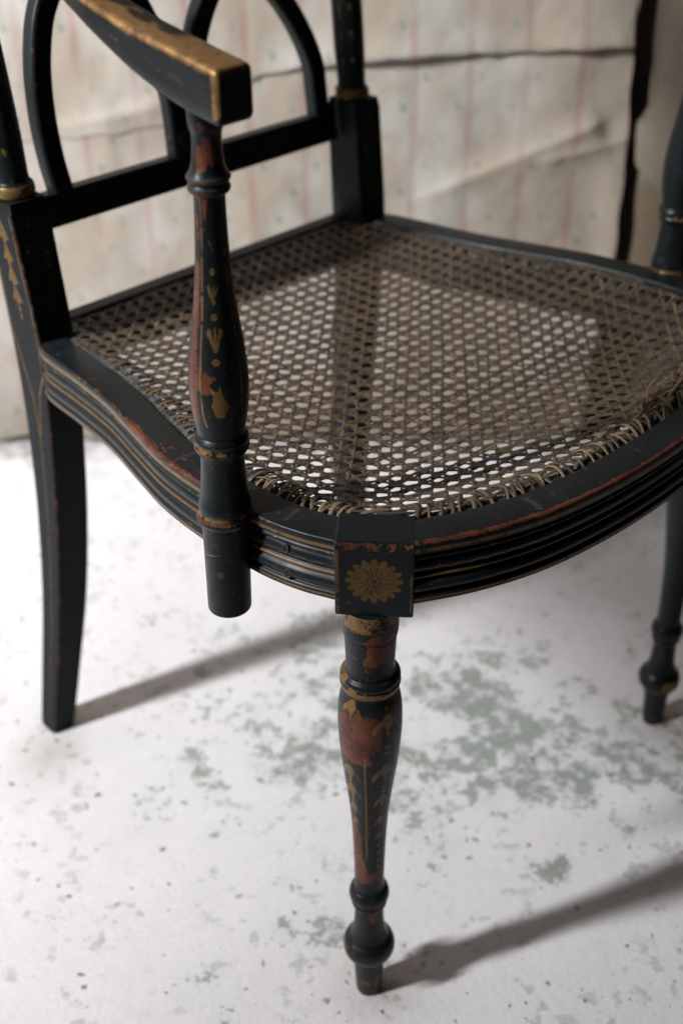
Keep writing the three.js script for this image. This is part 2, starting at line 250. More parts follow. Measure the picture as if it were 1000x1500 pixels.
// ------------------------------------------------------------------ the armchair
const YAW = 44.7779 * R, HALF = 0.2048;
const chair = new THREE.Group(); chair.name = 'armchair'; scene.add(chair);
chair.position.set(0.0181 + HALF * Math.cos(YAW), 0, -(0.5695 + HALF * Math.sin(YAW))); chair.rotation.y = YAW;
chair.userData = { label: 'antique black painted armchair with caned seat, worn gilding and turned legs', category: 'armchair' };
const part = (name, geo, mat, parent = chair) => add(name, geo, mat, parent);
const seatTop = (z) => 0.4386 + (z < 0 ? 0.025 * z : 0);
const FACE = [-0.769, 0.639];                                         // the way the near corner block faces

// lathe about a vertical axis; f = direction that u = 0.5 faces
function lathe(profile, f, { seg = 56, sub = 5, lean = [0, 0] } = {}) {
  const h0 = profile[0][0], h1 = profile[profile.length - 1][0], rings = [], vs = [], Lf = Math.hypot(...f), fx = f[0] / Lf, fz = f[1] / Lf;
  const hs = []; for (let i = 0; i + 1 < profile.length; i++) for (let k = 0; k < sub; k++) hs.push(mix(profile[i][0], profile[i + 1][0], k / sub)); hs.push(h1);
  for (const h of hs) {
    const r = Math.max(0.0005, interp(profile, h)[1]), t = (h - h0) / (h1 - h0), ring = [];
    for (let i = 0; i < seg; i++) { const a = 2 * Math.PI * (i / seg - 0.5), c = Math.cos(a) * r, s = Math.sin(a) * r; ring.push([fx * c + fz * s + lean[0] * t, h, fz * c - fx * s + lean[1] * t, i / seg]); }
    rings.push(ring); vs.push(t);
  }
  return loft(rings, vs, { capUV: [0.02, 0.5] });
}
// drawing on a turned part: s = -1..1 across the side seen, h = height
function turnedPen(ctx, W, H, h0, h1, circ, prof, dist) {
  const lift = (h, s) => prof ? h + interp(prof, h)[1] * Math.sqrt(Math.max(0, 1 - s * s)) * (0.8387 - h) / dist : h;   // heights below are taken at the outline; the side facing out lies higher
  const X = (s) => (0.5 + Math.asin(Math.max(-1, Math.min(1, s))) / (2 * Math.PI)) * W, Y = (h) => (1 - (h - h0) / (h1 - h0)) * H;
  const mx = W / circ, my = H / (h1 - h0);
  const col = (c, a = 1) => `rgba(${c === 'g' ? 255 : 0},${c === 'w' ? 255 : 0},${c === 's' ? 255 : 0},${a})`;
  return {
    X, Y,
    band(ha, hb, c, a = 1, s0 = -9, s1 = 9) { ctx.fillStyle = col(c, a); const x0 = s0 < -1 ? 0 : X(s0), x1 = s1 > 1 ? W : X(s1); ctx.fillRect(x0, Y(Math.max(ha, hb)), x1 - x0, Math.abs(Y(ha) - Y(hb))); },
    blob(s, h, rx, ry, c, a = 1) { const x = X(s), y = Y(lift(h, s)); ctx.save(); ctx.translate(x, y); ctx.scale(rx * mx, ry * my); const g = ctx.createRadialGradient(0, 0, 0, 0, 0, 1.25); g.addColorStop(0, col(c, a)); g.addColorStop(0.62, col(c, a * 0.85)); g.addColorStop(1, col(c, 0)); ctx.fillStyle = g; ctx.beginPath(); ctx.arc(0, 0, 1.25, 0, 7); ctx.fill(); ctx.restore(); },
    dot(s, h, r, c = 'g', a = 1) { ctx.fillStyle = col(c, a); ctx.beginPath(); ctx.ellipse(X(s), Y(lift(h, s)), r * mx, r * my, 0, 0, 7); ctx.fill(); },
    line(pts, w, c = 'g', a = 1) { ctx.strokeStyle = col(c, a); ctx.lineWidth = w * mx; ctx.beginPath(); pts.forEach(([s, h], i) => (i ? ctx.lineTo(X(s), Y(lift(h, s))) : ctx.moveTo(X(s), Y(lift(h, s))))); ctx.stroke(); },
    husk(s, h, k, a = 1, down = 1) { // bellflower of three petals
      ctx.fillStyle = col('g', a); const x = X(s), y = Y(lift(h, s)), e = k * my * down, wx = k * mx;
      ctx.beginPath(); ctx.ellipse(x, y - e * 0.18, wx * 0.26, e * 0.42, 0, 0, 7); ctx.fill();
      for (const d of [-1, 0, 1]) { ctx.beginPath(); ctx.moveTo(x, y - e * 0.6); ctx.quadraticCurveTo(x + d * wx * 0.55 - wx * 0.18, y, x + d * wx * 0.62, y + e * (d ? 0.55 : 0.85)); ctx.quadraticCurveTo(x + d * wx * 0.35 + wx * 0.2, y + e * 0.1, x, y - e * 0.6); ctx.fill(); }
    },
  };
}
// --- front legs
const legProfile = [[0, 0.0092], [0.003, 0.0098], [0.03, 0.0112], [0.040, 0.0118], [0.0435, 0.0128], [0.0455, 0.0152], [0.050, 0.0184], [0.0565, 0.0195], [0.0625, 0.0180], [0.0665, 0.0146], [0.070, 0.0132], [0.078, 0.0115], [0.099, 0.0106], [0.1025, 0.0112], [0.105, 0.0130], [0.108, 0.0128], [0.1095, 0.0124], [0.1125, 0.0144], [0.1165, 0.0146], [0.1205, 0.0134], [0.1225, 0.0116], [0.1245, 0.0108], [0.1315, 0.0106], [0.1635, 0.0113], [0.194, 0.0126], [0.2235, 0.0153], [0.252, 0.0187], [0.279, 0.0208], [0.2975, 0.0209], [0.310, 0.0197], [0.3165, 0.0178], [0.3185, 0.0176], [0.3205, 0.0188], [0.3235, 0.0196], [0.3258, 0.0188], [0.3282, 0.0194], [0.3305, 0.0185], [0.3325, 0.0163], [0.338, 0.0156], [0.350, 0.0159], [0.3615, 0.0164], [0.3635, 0.0163], [0.3640, 0.0173], [0.374, 0.0176], [0.3845, 0.0174]];
const legMat = lacquer(640, 1536, 0.12, 0.3845, (ctx, W, H) => {
  const p = turnedPen(ctx, W, H, 0, 0.3845, 0.11, legProfile, 0.569);
  p.band(0.3735, 0.3845, 'g', 0.62); p.blob(-0.5, 0.365, 0.006, 0.006, 'g', 0.5); p.band(0.372, 0.3735, 'w', 0.6);
  p.blob(0.45, 0.3535, 0.011, 0.0055, 'w', 1); p.blob(0.40, 0.344, 0.0105, 0.007, 'w', 1); p.blob(0.25, 0.336, 0.010, 0.004, 'w', 1);
  p.blob(-0.5, 0.347, 0.008, 0.012, 's', 0.4);
  p.band(0.3197, 0.3248, 'g', 0.82); p.band(0.3186, 0.3197, 'w', 0.55); p.band(0.327, 0.3325, 'g', 0.8, -9, -0.78);
  p.dot(-0.55, 0.3095, 0.0032); p.dot(0.66, 0.3095, 0.0032, 'g', 0.45);
  p.husk(-0.56, 0.294, 0.011, 1);
  p.line([[-0.1, 0.314], [-0.1, 0.30]], 0.0012, 'g', 0.8);
  p.blob(-0.40, 0.276, 0.0135, 0.016, 'w', 1.0); p.blob(-0.2, 0.268, 0.012, 0.014, 'w', 1); p.blob(-0.6, 0.258, 0.008, 0.011, 'w', 0.9); p.blob(-0.25, 0.250, 0.007, 0.006, 'w', 0.9);
  p.line([[-0.1, 0.252], [-0.1, 0.15]], 0.0013, 'g', 0.9); p.line([[-0.1, 0.15], [-0.1, 0.128]], 0.001, 'g', 0.6);
  for (const [h, k] of [[0.2385, 0.013], [0.220, 0.0135], [0.203, 0.011], [0.189, 0.009]]) p.husk(-0.66, h, k, 1);
  for (const h of [0.2295, 0.2115]) p.dot(-0.70, h, 0.0016);
  for (const [h, k] of [[0.283, 0.014], [0.240, 0.014], [0.213, 0.011], [0.192, 0.009], [0.176, 0.007]]) p.husk(0.60, h, k, 0.85);
  for (const h of [0.296, 0.264, 0.258, 0.226, 0.222, 0.203, 0.166, 0.158, 0.15, 0.143]) p.dot(0.60, h, 0.0016, 'g', 0.8);
  p.blob(0.8, 0.275, 0.006, 0.02, 's', 0.55);
  p.blob(-0.75, 0.165, 0.0075, 0.024, 'w', 0.85); p.blob(-0.6, 0.14, 0.009, 0.012, 'w', 1); p.blob(0.1, 0.129, 0.014, 0.005, 'w', 1); p.blob(-0.3, 0.127, 0.014, 0.005, 'w', 1); p.blob(0.8, 0.137, 0.006, 0.010, 'w', 0.5);
  p.band(0.1085, 0.1105, 'g', 0.55);
  p.blob(0.55, 0.094, 0.006, 0.010, 'w', 0.85); p.blob(0.4, 0.083, 0.006, 0.006, 'w', 0.75);
  p.band(0.052, 0.062, 'g', 0.7, -9, -0.82); p.band(0.046, 0.052, 'w', 0.5); p.blob(0.7, 0.008, 0.006, 0.007, 'w', 0.8); p.blob(-0.3, 0.004, 0.012, 0.004, 'w', 0.6); p.band(0, 0.004, 'w', 0.5); p.band(0, 0.012, 's', 0.55);
  for (let k = 2; k < 5; k++) { const s = k * 0.2; ctx.fillStyle = 'rgba(0,255,0,.6)'; ctx.fillRect((k * 0.23 % 1) * W, p.Y(0.30 - k * 0.05), W * 0.05, 70); }
}, { seed: 3, scuff: 0.6 });
const legGeo = lathe(legProfile, FACE);
const legL = part('front_leg', legGeo, legMat); legL.position.set(-0.2047, 0, -0.0017);
const legR = part('front_leg', legGeo, legMat); legR.position.set(0.2047, 0, -0.0075); legR.rotation.set(-0.012, 1.0 * Math.PI, 0);

// --- corner blocks with the gilt rosette
const blockMat = lacquer(1024, 512, 0.18, 0.0545, (ctx, W, H) => {
  const fw = W / 4, x0 = fw, cx = x0 + fw * 0.50, cy = H * 0.51, k = H / 0.0545, kx = fw * 0.94 / 0.0445;
  ctx.fillStyle = 'rgba(255,0,0,1)';
  for (let layer = 0; layer < 2; layer++) for (let i = 0; i < 16; i++) {
    const a = (i + layer * 0.5) * Math.PI / 8, L = layer ? 0.0128 : 0.0163, w = layer ? 0.24 : 0.20, P = (r, t) => [cx + Math.sin(t) * r * kx, cy - Math.cos(t) * r * k];
    ctx.beginPath(); ctx.moveTo(...P(0.001, a)); ctx.lineTo(...P(L * 0.62, a - w)); ctx.bezierCurveTo(...P(L * 0.84, a - w * 0.98), ...P(L * 0.97, a - w * 0.5), ...P(L, a)); ctx.bezierCurveTo(...P(L * 0.97, a + w * 0.5), ...P(L * 0.84, a + w * 0.98), ...P(L * 0.62, a + w)); ctx.closePath(); ctx.fill();
  }
  ctx.globalCompositeOperation = 'source-over'; ctx.strokeStyle = 'rgba(0,0,0,.95)'; ctx.lineWidth = 2.2;
  for (let i = 0; i < 16; i++) { const a = (i + 0.5) * Math.PI / 8; ctx.beginPath(); ctx.moveTo(cx + Math.sin(a) * 0.004 * kx, cy - Math.cos(a) * 0.004 * k); ctx.lineTo(cx + Math.sin(a) * 0.0105 * kx, cy - Math.cos(a) * 0.0105 * k); ctx.stroke(); }
  ctx.lineWidth = 3; ctx.beginPath(); ctx.ellipse(cx, cy, 0.0035 * kx, 0.0035 * k, 0, 0, 7); ctx.stroke();
  ctx.globalCompositeOperation = 'lighter';
  ctx.fillStyle = 'rgba(255,0,0,.72)'; ctx.fillRect(x0 + fw * 0.035, H * 0.1, fw * 0.055, H * 0.86); ctx.fillRect(x0 + fw * 0.92, H * 0.42, fw * 0.05, H * 0.5); ctx.fillStyle = 'rgba(255,0,0,.45)'; ctx.fillRect(x0, H * 0.962, fw, H * 0.03);
  ctx.fillStyle = 'rgba(0,255,0,.62)'; ctx.fillRect(x0, H * 0.015, fw, H * 0.05); ctx.fillStyle = 'rgba(0,255,0,.35)'; ctx.fillRect(x0, H * 0.065, fw, H * 0.05); ctx.fillRect(x0 + fw * 0.95, H * 0.2, fw * 0.06, H * 0.7);
}, { seed: 11, scuff: 0.4, gilt: 0.45 });
const blockGeo = (() => {
  const rings = [], vs = [], h0 = 0.3842, h1 = 0.4388;
  for (const [h, ins] of [[h0, 0.0012], [h0 + 0.0012, 0], [0.41, 0], [h1 - 0.0014, 0], [h1 - 0.0004, 0.0005], [h1, 0.0014]]) {
    rings.push(rrect(-0.0238 + ins, 0.0228 - ins, -0.030 + ins, 0.0 - ins, 0.0012).map(([a, b, u]) => [a, h, b, u])); vs.push((h - h0) / (h1 - h0));
  }
  return loft(rings, vs, { capUV: [0.05, 0.5] });
})();
for (const s of [-1, 1]) { const b = part('corner_block', blockGeo, blockMat); b.position.set(s * 0.2134, 0, 0.0099); b.rotation.y = Math.atan2(s * 0.769, 0.639); }

// --- seat rails: reeded section swept along the outline
const RAIL = [[-34, -16], [-34, -4.2], [-24.6, -3.6], [-24.2, -0.6], [-23.4, 0], [-12, 0.1], [-2.2, 0], [-0.8, -0.5], [-0.2, -1.6], [0, -3], [0, -7.6], [-0.5, -8.4], [-2.6, -8.8], [-2.9, -10], [-1.7, -10.5], [-0.9, -11.8], [-1.7, -13.1], [-3.2, -13.6], [-3.4, -14.2], [-2, -15.2], [-1.1, -17.8], [-1.2, -20.2], [-2.3, -22.3], [-3.5, -22.9], [-2.4, -23.5], [-0.9, -24.8], [-1.1, -26.2], [-3.3, -27.2], [-2.6, -27.9], [-0.6, -29.6], [0.4, -32.2], [0, -34.8], [-1.6, -36.7], [-3.2, -37.3], [-1.6, -38], [-0.2, -38.9], [0, -40], [0, -43.2], [-1, -44.2], [-12, -44.4], [-33, -44.4], [-34, -43]];
const railV = (() => { const v = [0]; for (let i = 1; i < RAIL.length; i++) v.push(v[i - 1] + Math.hypot(RAIL[i][0] - RAIL[i - 1][0], RAIL[i][1] - RAIL[i - 1][1])); const T = v[v.length - 1] + 27; return { v: v.map((x) => x / T), T }; })();
const vAt = (o, y) => { let best = 0, bd = 1e9; RAIL.forEach((p, i) => { const q = RAIL[(i + 1) % RAIL.length]; if (i + 1 === RAIL.length) return; for (let k = 0; k <= 10; k++) { const t = k / 10, d = Math.hypot(mix(p[0], q[0], t) - o, mix(p[1], q[1], t) - y); if (d < bd) { bd = d; best = mix(railV.v[i], railV.v[i + 1], t); } } }); return best; };
const leftPts = [[-0.1942, -0.3655], [-0.1985, -0.353], [-0.2008, -0.338], [-0.2045, -0.305], [-0.2125, -0.253], [-0.2250, -0.204], [-0.235, -0.163], [-0.2395, -0.125], [-0.241, -0.09], [-0.2397, -0.055], [-0.2350, -0.03], [-0.2272, -0.0078]];
const frontPts = [[-0.1985, 0.0272], [-0.165, 0.0455], [-0.121, 0.0615], [-0.065, 0.0712], [0, 0.0745], [0.065, 0.0712], [0.121, 0.0615], [0.165, 0.0455], [0.1985, 0.0272]];
const rightPts = leftPts.map(([x, z]) => [-x, z]).reverse();
function curve(pts, n) { const c = new THREE.CatmullRomCurve3(pts.map(([x, z]) => new THREE.Vector3(x, 0, z)), false, 'centripetal'); c.arcLengthDivisions = 400; const P = c.getSpacedPoints(n); return P.map((p, i) => { const t = c.getTangentAt(i / n); return { x: p.x, z: p.z, nx: -t.z, nz: t.x }; }); }
function railGeo(pts, n) {
  const C = curve(pts, n), rings = C.map((p) => RAIL.map(([o, y], i) => { const X = p.x + p.nx * o / 1000, Z = p.z + p.nz * o / 1000; return [X, seatTop(Math.min(0, p.z)) + y / 1000, Z, railV.v[i]]; }));
  return loft(rings, C.map((_, i) => i / n), { capUV: [0.5, 0.5] });
}
// texture axes: u across the section, v along the rail
function railMat(L, seed, extra) {
  const W = 768, H = Math.round(L * 2600);
  const m = lacquer(W, H, railV.T / 1000, L, (ctx) => {
    const r = rng(seed), X = (o, y) => vAt(o, y) * W;
    const strip = (o0, y0, o1, y1, c, a) => { ctx.fillStyle = `rgba(${c === 'g' ? 255 : 0},${c === 'w' ? 255 : 0},${c === 's' ? 255 : 0},${a})`; const a0 = X(o0, y0), a1 = X(o1, y1); ctx.fillRect(a0, 0, a1 - a0, H); };
    strip(0, -4.6, 0, -6.8, 'g', 0.85); strip(-0.9, -0.4, -0.2, -1.5, 'g', 0.42); strip(-1.5, -10.6, -1.1, -12.4, 'g', 0.42);
    strip(-1.5, -24.2, -0.9, -26.0, 'g', 0.95); strip(0, -40.2, 0, -42, 'g', 0.8);
    // scale border on the middle reed
    const st = 0.0125 * H / L, xa = X(-1.1, -18.5), xb = X(-2.3, -22.2);
    ctx.strokeStyle = 'rgba(255,0,0,.75)'; ctx.lineWidth = 3;
    for (let y = 0; y < H; y += st) { ctx.beginPath(); ctx.ellipse(xb, y, (xb - xa) * 0.8, st * 0.48, 0, Math.PI / 2, Math.PI * 1.5); ctx.stroke(); }
    for (let i = 0; i < 26; i++) { const y = r() * H; ctx.fillStyle = `rgba(0,0,255,${0.15 + r() * 0.3})`; ctx.fillRect(X(-20, 0), y, X(-4, 0) - X(-20, 0), 2 + r() * 14); }
    if (extra) extra(ctx, X, H, r);
  }, { seed, scuff: 0.8, black: 1.15 });
  return m;
}
// v = 0 is the rear end of the left rail, v = 1 the block; canvas y runs the other way
const leftMat = railMat(0.385, 21, (ctx, X, H, r) => {
  for (const [t, l, a, w] of [[0.36, 0.03, 0.7, 5], [0.46, 0.07, 1, 9], [0.53, 0.05, 1, 9], [0.60, 0.05, 0.9, 6], [0.66, 0.05, 0.9, 5], [0.72, 0.05, 0.75, 4], [0.28, 0.03, 0.6, 4]]) blobAt(ctx, X(-1.0, -0.4), (1 - t) * H, w * 2.6, l * H, '0,255,0', a * 0.9);
  for (let i = 0; i < 26; i++) blobAt(ctx, X(-3 - r() * 10, 0), (1 - (0.5 + r() * 0.28)) * H, 3 + r() * 6, 3 + r() * 6, '0,255,0', 0.95);
  blobAt(ctx, X(0, -43), (1 - 0.36) * H, 14, 12, '0,255,0', 1);
});
const frontMat = railMat(0.43, 33, (ctx, X, H, r) => {
  for (let i = 0; i < 30; i++) blobAt(ctx, X(-1.2, -0.2), (0.02 + i / 30) * H, 9 + 8 * r(), 0.035 * H, '0,255,0', 0.62 + 0.3 * r());
});
function vLedge(mat) { return mat; }
const sideGeo = railGeo(leftPts, 96);
part('side_rail', sideGeo, leftMat); part('side_rail', railGeo(rightPts, 96), leftMat); part('front_rail', railGeo(frontPts, 110), frontMat);
// --- plain lacquer for the rest
const plain = lacquer(768, 768, 0.25, 0.25, (ctx, W, H) => { const r = rng(77); for (let i = 0; i < 60; i++) { ctx.fillStyle = `rgba(0,0,255,${0.3 + 0.5 * r()})`; ctx.fillRect(W * r(), H * r(), 2 + 14 * r(), 1 + 2 * r()); } for (let i = 0; i < 24; i++) blobAt(ctx, W * r(), H * r(), 3 + 9 * r(), 3 + 6 * r(), '0,255,0', 0.7); }, { seed: 5, scuff: 0.5, spec: 0.28, rough: 0.08 });
{
  const g = new RoundedBoxGeometry(0.33, 0.045, 0.017, 3, 0.0025); const b = part('back_rail', g, plain); b.position.set(0, seatTop(-0.39) - 0.0215, -0.3915);
}
// dusty rebate under the edge of the cane
const dustMat = surface(512, 64, (u, v, o) => { const n = fbm(u * 160, v * 14, 4), q = fbm(u * 60 + 9, v * 6, 3), k = 0.12 + 2.6 * n * n * ss(0.25, 0.7, q) * 1.3; o[0] = 0.128 * k; o[1] = 0.122 * k; o[2] = 0.108 * k; o[3] = 0.95; o[5] = n; }, { bump: 0.0015, wrap: THREE.RepeatWrapping });
function dustGeo(pts, n, lift, rough) {
  const C = curve(pts, n), rings = C.map((p, i) => { const q = (k) => (fbm(i * 0.45 + 3, k * 3.1 + lift * 900, 3) - 0.5) * 5 * rough, sec = [[-24.8, -3.4], [-25.6, -2.4 + q(1) * 0.4], [-28 + q(2) * 0.5, -1.6 + q(3) * 0.6], [-31 + q(4), -1.8 + q(5) * 0.5], [-33.6 + q(6) * 1.4, -2.7 + q(7) * 0.4], [-34.6 + q(6) * 1.2, -4.4], [-25, -4.6]]; return sec.map(([o, y]) => [p.x + p.nx * o / 1000, seatTop(Math.min(0, p.z)) + y / 1000 + lift, p.z + p.nz * o / 1000]); });
  return loft(rings, C.map((_, i) => i / 40));
}
const darkRebate = surface(256, 64, (u, v, o) => { const n = fbm(u * 120, v * 14, 4), k = 0.4 + 1.2 * n * n; o[0] = 0.045 * k; o[1] = 0.04 * k; o[2] = 0.035 * k; o[3] = 0.9; o[5] = n; }, { bump: 0.001, wrap: THREE.RepeatWrapping });
const rearLeft = leftPts.slice(0, 9), rearRight = rearLeft.map(([x, z]) => [-x, z]).reverse();
for (const pts of [rearLeft, rearRight]) part('dusty_rebate', dustGeo(pts, 220, 0.0004, 1), dustMat);
for (const pts of [leftPts.slice(8), leftPts.slice(8).map(([x, z]) => [-x, z]).reverse(), frontPts]) part('seat_rebate', dustGeo(pts, 90, -0.0016, 0.3), darkRebate);

// --- the cane seat
const PX = 0.0133, PZ = 0.0117;
const poly = [...curve(leftPts, 40), ...curve(frontPts, 40), ...curve(rightPts, 40)].map((p) => [p.x - p.nx * 0.031, p.z - p.nz * 0.031]).filter(([x, z]) => z > -0.381);
{ const l = poly[0], r = poly[poly.length - 1]; poly.unshift([l[0], -0.382]); poly.push([r[0], -0.382]); }
const inside = (x, z) => { let c = false; for (let i = 0, j = poly.length - 1; i < poly.length; j = i++) { const [a, b] = poly[i], [d, e] = poly[j]; if ((b > z) !== (e > z) && x < (d - a) * (z - b) / (e - b) + a) c = !c; } return c; };
const edgeDist = (x, z) => { let m = 1e9; for (let i = 0, j = poly.length - 1; i < poly.length; j = i++) { const [a, b] = poly[j], [c, d] = poly[i], ex = c - a, ez = d - b, t = Math.min(1, Math.max(0, ((x - a) * ex + (z - b) * ez) / (ex * ex + ez * ez + 1e-12))); m = Math.min(m, Math.hypot(x - a - ex * t, z - b - ez * t)); } return m; };
const sagAt = (x, z) => { const d = edgeDist(x, z), t = Math.min(1, d / 0.15); const front = 0.75 + 0.5 * ss(-0.25, 0.0, z); return 0.020 * front * (1 - (1 - t) * (1 - t)); };
const caneY = (x, z) => seatTop(Math.min(0, z)) - 0.0012 - sagAt(x, z);
const caneRand = rng(99);
const strandCol = () => { const t = caneRand(), k = 0.6 + 0.8 * caneRand(); return [0.062 * k * (0.95 + 0.35 * t), 0.047 * k * (0.97 + 0.15 * t), 0.031 * k]; };
function ribbon(pts, w, th, col, out) { // flattened tube along pts, flat side up
  const base = out.pos.length / 3, n = 6;
  for (let i = 0; i < pts.length; i++) {
    const a = pts[Math.max(0, i - 1)], b = pts[Math.min(pts.length - 1, i + 1)], t = new THREE.Vector3(b[0] - a[0], b[1] - a[1], b[2] - a[2]).normalize(), up = pts[i][3] ?? [0, 1, 0];
    const s = new THREE.Vector3().crossVectors(t, new THREE.Vector3(...up)).normalize(), u = new THREE.Vector3().crossVectors(s, t);
    const f = 0.85 + 0.3 * vn(i * 0.37 + base * 0.01, base * 0.13), cc = 0.6 + 0.75 * vn(i * 0.21 + base, 3.3) + (vn(i * 0.09 + base * 0.7, 8.1) > 0.86 ? 0.5 : 0);
    for (let k = 0; k < n; k++) { const q = 2 * Math.PI * (k + 0.5) / n, c = Math.cos(q) * w * 0.5 * f, d = Math.sin(q) * th * 0.5; out.pos.push(pts[i][0] + s.x * c + u.x * d, pts[i][1] + s.y * c + u.y * d, pts[i][2] + s.z * c + u.z * d); out.col.push(col[0] * cc, col[1] * cc, col[2] * cc); }
    if (i) for (let k = 0; k < n; k++) { const p = base + (i - 1) * n + k, q = base + (i - 1) * n + (k + 1) % n; out.idx.push(p, q, q + n, p, q + n, p + n); }
  }
  const e = base + (pts.length - 1) * n; for (let k = 1; k + 1 < n; k++) { out.idx.push(base, base + k + 1, base + k); out.idx.push(e, e + k, e + k + 1); }
}
function strandsGeo(out) { const g = new THREE.BufferGeometry(); g.setAttribute('position', new THREE.Float32BufferAttribute(out.pos, 3)); g.setAttribute('color', new THREE.Float32BufferAttribute(out.col, 3)); g.setIndex(out.idx); g.computeVertexNormals(); return g; }
const caneMat = new THREE.MeshPhysicalMaterial({ vertexColors: true, roughness: 0.45, side: THREE.DoubleSide });
{
  const out = { pos: [], col: [], idx: [] };
  const run = (p0, d, len, w, hgt, warm = 1) => { // p0 in pitch units, d unit step in pitch units
    const step = 0.25, N = Math.ceil(len / step); let cur = []; const wob = caneRand() * 50, col = strandCol().map((c, i) => c * (i ? 1 + (warm - 1) * (i === 1 ? 0.7 : 0.3) : warm));
    const flush = () => { if (cur.length > 5) ribbon(cur, w, 0.0007, col, out); cur = []; };
    for (let i = 0; i <= N; i++) {
      const X = p0[0] + d[0] * i * step, Z = p0[1] + d[1] * i * step, j = (vn(i * 0.06 + wob, wob * 1.7) - 0.5) * 0.16;
      const x = (X + (d[1] ? j : 0)) * PX, z = (Z + (d[0] ? j : 0)) * PZ;
      if (inside(x, z)) cur.push([x, caneY(x, z) + hgt(X, Z), z]); else flush();
    }
    flush();
  };
  const A = 0.00045;
  for (let i = -20; i <= 20; i++) for (const s of [-1, 1]) run([i + 0.5 + s * 0.098, -34], [0, 1], 42, 0.0024, (X, Z) => A * s * Math.cos(Math.PI * Z));
  for (let j = -34; j <= 8; j++) for (const s of [-1, 1]) run([-20, j + 0.5 + s * 0.105], [1, 0], 40, 0.0023, (X, Z) => 0.0001 + A * s * Math.cos(Math.PI * X));
  for (let k = -60; k <= 60; k++) {
    run([-20, -20 - (k + 0.5)], [1, 1], 42, 0.0021, (X, Z) => 0.0002 + 0.0005 * Math.cos(2 * Math.PI * X));
    run([-20, k + 0.5 + 20], [1, -1], 42, 0.0022, (X, Z) => 0.0001 + 0.0006 * Math.cos(2 * Math.PI * X + 3.14), 1.3);
  }
  const m = part('cane_webbing', strandsGeo(out), caneMat); m.userData = { kind: 'stuff', label: 'aged brown woven cane webbing of the seat' };
}
